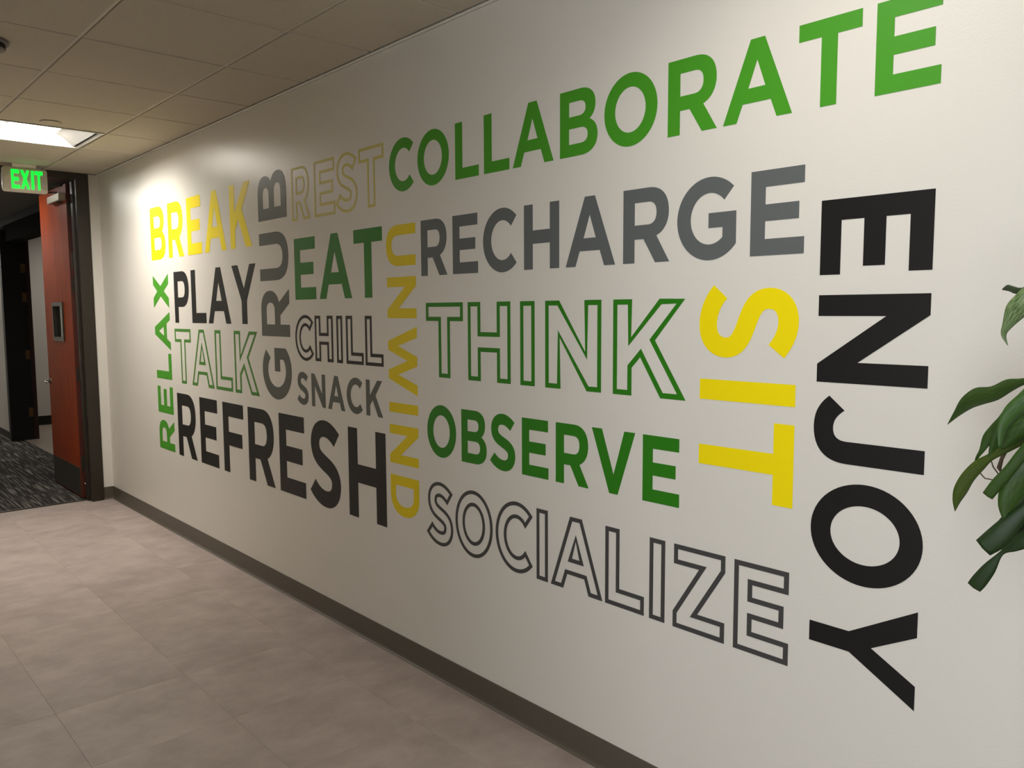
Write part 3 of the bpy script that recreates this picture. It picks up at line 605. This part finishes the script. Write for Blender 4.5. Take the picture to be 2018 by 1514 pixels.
WORDS = [
 ('COLLABORATE', 'h', 'green', 0, 2.0635, 2.277, [(2.969, 2.787), (2.76, 2.55), (2.51, 2.368), (2.337, 2.196), (2.178, 1.972), (1.941, 1.773), (1.744, 1.535), (1.496, 1.327), (1.307, 1.1), (1.085, 0.922), (0.887, 0.738)],
  'large solid green letters spelling COLLABORATE, topmost word at the right of the wall'),
 ('RECHARGE', 'h', 'grey', 0, 1.701, 1.927, [(2.744, 2.568), (2.532, 2.377), (2.346, 2.158), (2.12, 1.945), (1.914, 1.696), (1.663, 1.485), (1.457, 1.259), (1.214, 1.057)],
  'solid slate grey letters spelling RECHARGE under the green word COLLABORATE'),
 ('THINK', 'h', 'dgreen', 0.055, 1.2875, 1.5905, [(2.716, 2.473), (2.442, 2.195), (2.142, 2.067), (2.013, 1.753), (1.702, 1.426)],
  'large green outline letters spelling THINK between RECHARGE and OBSERVE'),
 ('OBSERVE', 'h', 'dgreen', 0, 0.9595, 1.1695, [(2.718, 2.524), (2.489, 2.335), (2.313, 2.171), (2.135, 1.998), (1.961, 1.806), (1.792, 1.608), (1.577, 1.437)],
  'solid deep green letters spelling OBSERVE under the outlined THINK'),
 ('SOCIALIZE', 'h', 'dgrey', 0.056, 0.586, 0.847, [(2.727, 2.549), (2.534, 2.303), (2.285, 2.08), (2.059, 2.001), (1.983, 1.745), (1.73, 1.567), (1.546, 1.486), (1.455, 1.272), (1.242, 1.071)],
  'charcoal outline letters spelling SOCIALIZE, lowest word on the wall'),
 ('REFRESH', 'h', 'black', 0, 0.5795, 1.009, [(5.619, 5.291), (5.22, 4.932), (4.85, 4.552), (4.487, 4.153), (4.091, 3.8), (3.745, 3.439), (3.363, 3.038)],
  'very large solid black letters spelling REFRESH low on the far half of the wall'),
 ('SNACK', 'h', 'grey2', 0, 1.079, 1.245, [(3.863, 3.744), (3.71, 3.57), (3.545, 3.383), (3.365, 3.223), (3.193, 3.054)],
  'small solid grey letters spelling SNACK between CHILL and REFRESH'),
 ('CHILL', 'h', 'brown', 0.068, 1.310, 1.537, [(3.869, 3.677), (3.66, 3.482), (3.447, 3.393), (3.359, 3.207), (3.19, 3.041)],
  'brown-black outline letters spelling CHILL above the word SNACK'),
 ('EAT', 'h', 'dgreen', 0, 1.6185, 1.9285, [(3.855, 3.636), (3.601, 3.296), (3.273, 3.035)],
  'solid green letters spelling EAT under the faint yellow word REST'),
 ('REST', 'h', 'pale', 0.048, 2.018, 2.284, [(3.865, 3.679), (3.629, 3.43), (3.420, 3.228), (3.215, 3.011)],
  'faint pale yellow outline letters spelling REST left of COLLABORATE'),
 ('BREAK', 'h', 'yellow', 0, 1.924, 2.287, [(6.003, 5.715), (5.657, 5.38), (5.31, 5.074), (5.028, 4.70), (4.638, 4.35)],
  'solid yellow letters spelling BREAK, topmost word at the far end of the wall'),
 ('PLAY', 'h', 'black', 0, 1.488, 1.8275, [(5.589, 5.327), (5.282, 5.047), (5.012, 4.672), (4.642, 4.318)],
  'solid black letters spelling PLAY under the yellow word BREAK'),
 ('TALK', 'h', 'lgreen', 0.052, 1.081, 1.447, [(5.614, 5.327), (5.322, 4.964), (4.93, 4.682), (4.643, 4.325)],
  'green outline letters spelling TALK between PLAY and REFRESH'),
 ('RELAX', 'ccw', 'green', 0, 5.698, 6.001, [(0.584, 0.796), (0.846, 1.037), (1.09, 1.271), (1.297, 1.559), (1.588, 1.821)],
  'solid green letters spelling RELAX upwards, nearest the door'),
 ('GRUB', 'ccw', 'grey2', 0, 3.927, 4.260, [(1.082, 1.362), (1.425, 1.676), (1.726, 1.982), (2.049, 2.299)],
  'solid grey letters spelling GRUB upwards between PLAY and EAT'),
 ('UNWIND', 'cw', 'ochre', 0, 3.001, 2.784, [(1.924, 1.75), (1.703, 1.527), (1.491, 1.198), (1.157, 1.114), (1.059, 0.887), (0.834, 0.654)],
  'solid mustard yellow letters spelling UNWIND downwards in the middle of the wall'),
 ('ENJOY', 'cw', 'black', 0, 1.0115, 0.739, [(1.83, 1.643), (1.592, 1.37), (1.336, 1.165), (1.119, 0.86), (0.831, 0.584)],
  'large solid black letters spelling ENJOY downwards, nearest the plant'),
 ('SIT', 'cw', 'yellow', 0, 1.369, 1.0695, [(1.623, 1.42), (1.357, 1.298), (1.249, 1.024)],
  'bright yellow letters spelling SIT downwards beside the black word ENJOY'),
]
for text, mode, colour, ol, base, top, spans, label in WORDS:
    h = abs(top-base)
    if mode == 'h': loc = (0, (spans[0][0]+spans[-1][1])/2, base)
    elif mode == 'ccw': loc = (0, (base+top)/2, spans[0][0])
    else: loc = (0, (base+top)/2, spans[-1][1])
    root = thing('wall_lettering', label, 'lettering', loc)
    for ch, (a, b) in zip(text, spans):
        w = abs(b-a)
        if mode == 'h': place = lambda u, v, d, a=a: (-d, a-u, base+v)
        elif mode == 'ccw': place = lambda u, v, d, a=a: (-d, base+v, a+u)
        else: place = lambda u, v, d, a=a: (-d, base-v, a-u)
        bm = glyph_mesh(ch, w, h, place, ol)
        bmesh.ops.translate(bm, verts=bm.verts[:], vec=-Vector(loc))
        obj('letter', bm, V[colour], root)

# ------------------------------------------------------------ exit sign
SY = 7.00
r = thing('exit_sign', 'white exit sign with glowing green letters hanging from the ceiling before the doorway', 'sign', (-0.56, SY, H))
def rounded(x0, x1, z0, z1, y0, y1, rad, bev):
    bm = bmesh.new(); pts = []
    for cx, cz, a in ((x1-rad, z1-rad, 0), (x0+rad, z1-rad, 90), (x0+rad, z0+rad, 180), (x1-rad, z0+rad, 270)):
        for i in range(7):
            t = math.radians(a+15*i); pts.append((cx+rad*math.cos(t), cz+rad*math.sin(t)))
    A = [bm.verts.new((x, y0, z)) for x, z in pts]; B = [bm.verts.new((x, y1, z)) for x, z in pts]; n = len(pts)
    f1 = bm.faces.new(A); f2 = bm.faces.new(B[::-1])
    for i in range(n): bm.faces.new((A[i], B[i], B[(i+1) % n], A[(i+1) % n]))
    bmesh.ops.recalc_face_normals(bm, faces=bm.faces[:])
    bmesh.ops.bevel(bm, geom=list(set(f1.edges[:]+f2.edges[:])), offset=bev, segments=3, affect='EDGES')
    return bm
part('housing', rounded(-0.706, -0.411, 2.459, 2.641, SY, SY+0.045, 0.02, 0.005), M_SIGN, r, True)
part('canopy', box(-0.64, -0.48, SY+0.002, SY+0.043, 2.638, H, 0.003), M_SIGN, r)
for ch, fa, fb in (('E', .190, .370), ('X', .395, .595), ('I', .635, .690), ('T', .715, .895)):
    x0 = -0.706+0.295*fa; w = 0.295*(fb-fa); hz = 0.140
    gw, loops = G[ch]
    bm = glyph_mesh(ch, w, hz, lambda u, v, d, x0=x0: (x0+u, SY-d, 2.483+v), 0, th=0.002, lift=0.0005)
    part('letter', bm, M_EXIT, r)

# ------------------------------------------------------------ potted dracaena at the right edge
PX, PY = -0.40, 0.315
plant = thing('potted_dracaena', 'tall leafy potted plant with drooping strap leaves against the wall at the right edge', 'plant', (PX, PY, 0))
pot = part('pot', lathe([(0.0, 0.0), (0.13, 0.0), (0.14, 0.01), (0.175, 0.30), (0.185, 0.305), (0.185, 0.335), (0.170, 0.335), (0.165, 0.30), (0.0, 0.30)], 48, (PX, PY, 0)), M_POT, plant, True)
part('soil', lathe([(0.0, 0.302), (0.164, 0.302), (0.164, 0.29), (0.0, 0.29)], 40, (PX, PY, 0)), M_SOIL, plant)
cane = [(PX, PY, 0.28), (PX+0.01, PY-0.01, 0.6), (PX-0.01, PY, 0.95), (PX, PY+0.01, 1.25), (PX+0.01, PY, 1.50), (PX, PY, 1.66)]
part('cane', tube(cane, [0.022, 0.021, 0.020, 0.018, 0.015, 0.010], 14), M_CANE, plant, True)
part('cane', tube([(PX+0.06, PY-0.06, 0.28), (PX+0.07, PY-0.07, 0.7), (PX+0.05, PY-0.06, 1.1)], [0.018, 0.016, 0.010], 14), M_CANE, plant, True)

def leaf_bm(P, W, fold=0.25, sub=4):
    """ribbon with a midrib fold; P centre line, W half-width vectors; smooth interpolation"""
    P = [Vector(p) for p in P]; W = [Vector(w) for w in W]; n = len(P)
    def cr(A, i, t):
        a, b, c, d = A[max(i-1, 0)], A[i], A[min(i+1, n-1)], A[min(i+2, n-1)]
        return 0.5*((2*b)+(-a+c)*t+(2*a-5*b+4*c-d)*t*t+(-a+3*b-3*c+d)*t**3)
    C, D = [], []
    for i in range(n-1):
        for k in range(sub): C.append(cr(P, i, k/sub)); D.append(cr(W, i, k/sub))
    C.append(P[-1]); D.append(W[-1])
    bm = bmesh.new(); uvl = bm.loops.layers.uv.new('UVMap'); rows_ = []; m = len(C)
    for i in range(m):
        t = (C[min(i+1, m-1)]-C[max(i-1, 0)]).normalized(); nn = t.cross(D[i])
        if nn.length > 1e-9: nn.normalize()
        l = D[i].length
        rows_.append([bm.verts.new(C[i]+D[i]*u-nn*l*fold*(1-abs(u))) for u in (-1, -0.5, 0, 0.5, 1)])
    for i in range(m-1):
        for k in range(4):
            f = bm.faces.new((rows_[i][k], rows_[i][k+1], rows_[i+1][k+1], rows_[i+1][k]))
            for lp, (uu, vv) in zip(f.loops, ((k/4, i/m), ((k+1)/4, i/m), ((k+1)/4, (i+1)/m), (k/4, (i+1)/m))): lp[uvl].uv = (uu, vv*6)
    return bm
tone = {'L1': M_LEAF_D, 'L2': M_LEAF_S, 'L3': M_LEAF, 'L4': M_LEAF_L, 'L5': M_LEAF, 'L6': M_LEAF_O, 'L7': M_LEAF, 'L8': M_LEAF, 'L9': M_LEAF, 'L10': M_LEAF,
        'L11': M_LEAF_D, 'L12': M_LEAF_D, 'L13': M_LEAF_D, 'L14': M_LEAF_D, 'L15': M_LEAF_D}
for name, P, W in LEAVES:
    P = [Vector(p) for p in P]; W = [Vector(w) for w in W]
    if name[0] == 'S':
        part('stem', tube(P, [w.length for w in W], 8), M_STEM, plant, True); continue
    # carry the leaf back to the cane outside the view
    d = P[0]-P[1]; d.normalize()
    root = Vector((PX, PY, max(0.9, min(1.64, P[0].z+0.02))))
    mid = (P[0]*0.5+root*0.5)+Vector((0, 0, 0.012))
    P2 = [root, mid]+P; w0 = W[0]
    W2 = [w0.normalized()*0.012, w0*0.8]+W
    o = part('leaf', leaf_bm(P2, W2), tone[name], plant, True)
    sm = o.modifiers.new('solid', 'SOLIDIFY'); sm.thickness = 0.0009
random.seed(11)
for i in range(64):      # the rest of the crown, reaching away from the view
    az = math.radians(random.uniform(195, 345)); z0 = 1.02+0.62*((i*0.618) % 1)**0.8; ln = random.uniform(0.22, 0.36)
    d = Vector((math.cos(az), math.sin(az), 0))
    if d.x > 0.2: ln = min(ln, 0.26)
    P, W = [], []
    side = Vector((-d.y, d.x, 0)); w = random.uniform(0.018, 0.026); dr = random.uniform(0.3, 1.15)
    for k in range(7):
        t = k/6
        P.append(Vector((PX+(0.05 if z0 < 1.12 else 0), PY-(0.055 if z0 < 1.12 else 0), z0))+d*ln*math.sin(t*1.25)+Vector((0, 0, 0.20*t-dr*0.32*t*t)))
        W.append(side*w*(0.35+1.6*t if t < 0.4 else 1.0*(1-((t-0.4)/0.6)**2)+0.02))
    o = part('leaf', leaf_bm(P, W, sub=2), (M_LEAF, M_LEAF_D, M_LEAF_L)[i % 3], plant, True)
    sm = o.modifiers.new('solid', 'SOLIDIFY'); sm.thickness = 0.0009
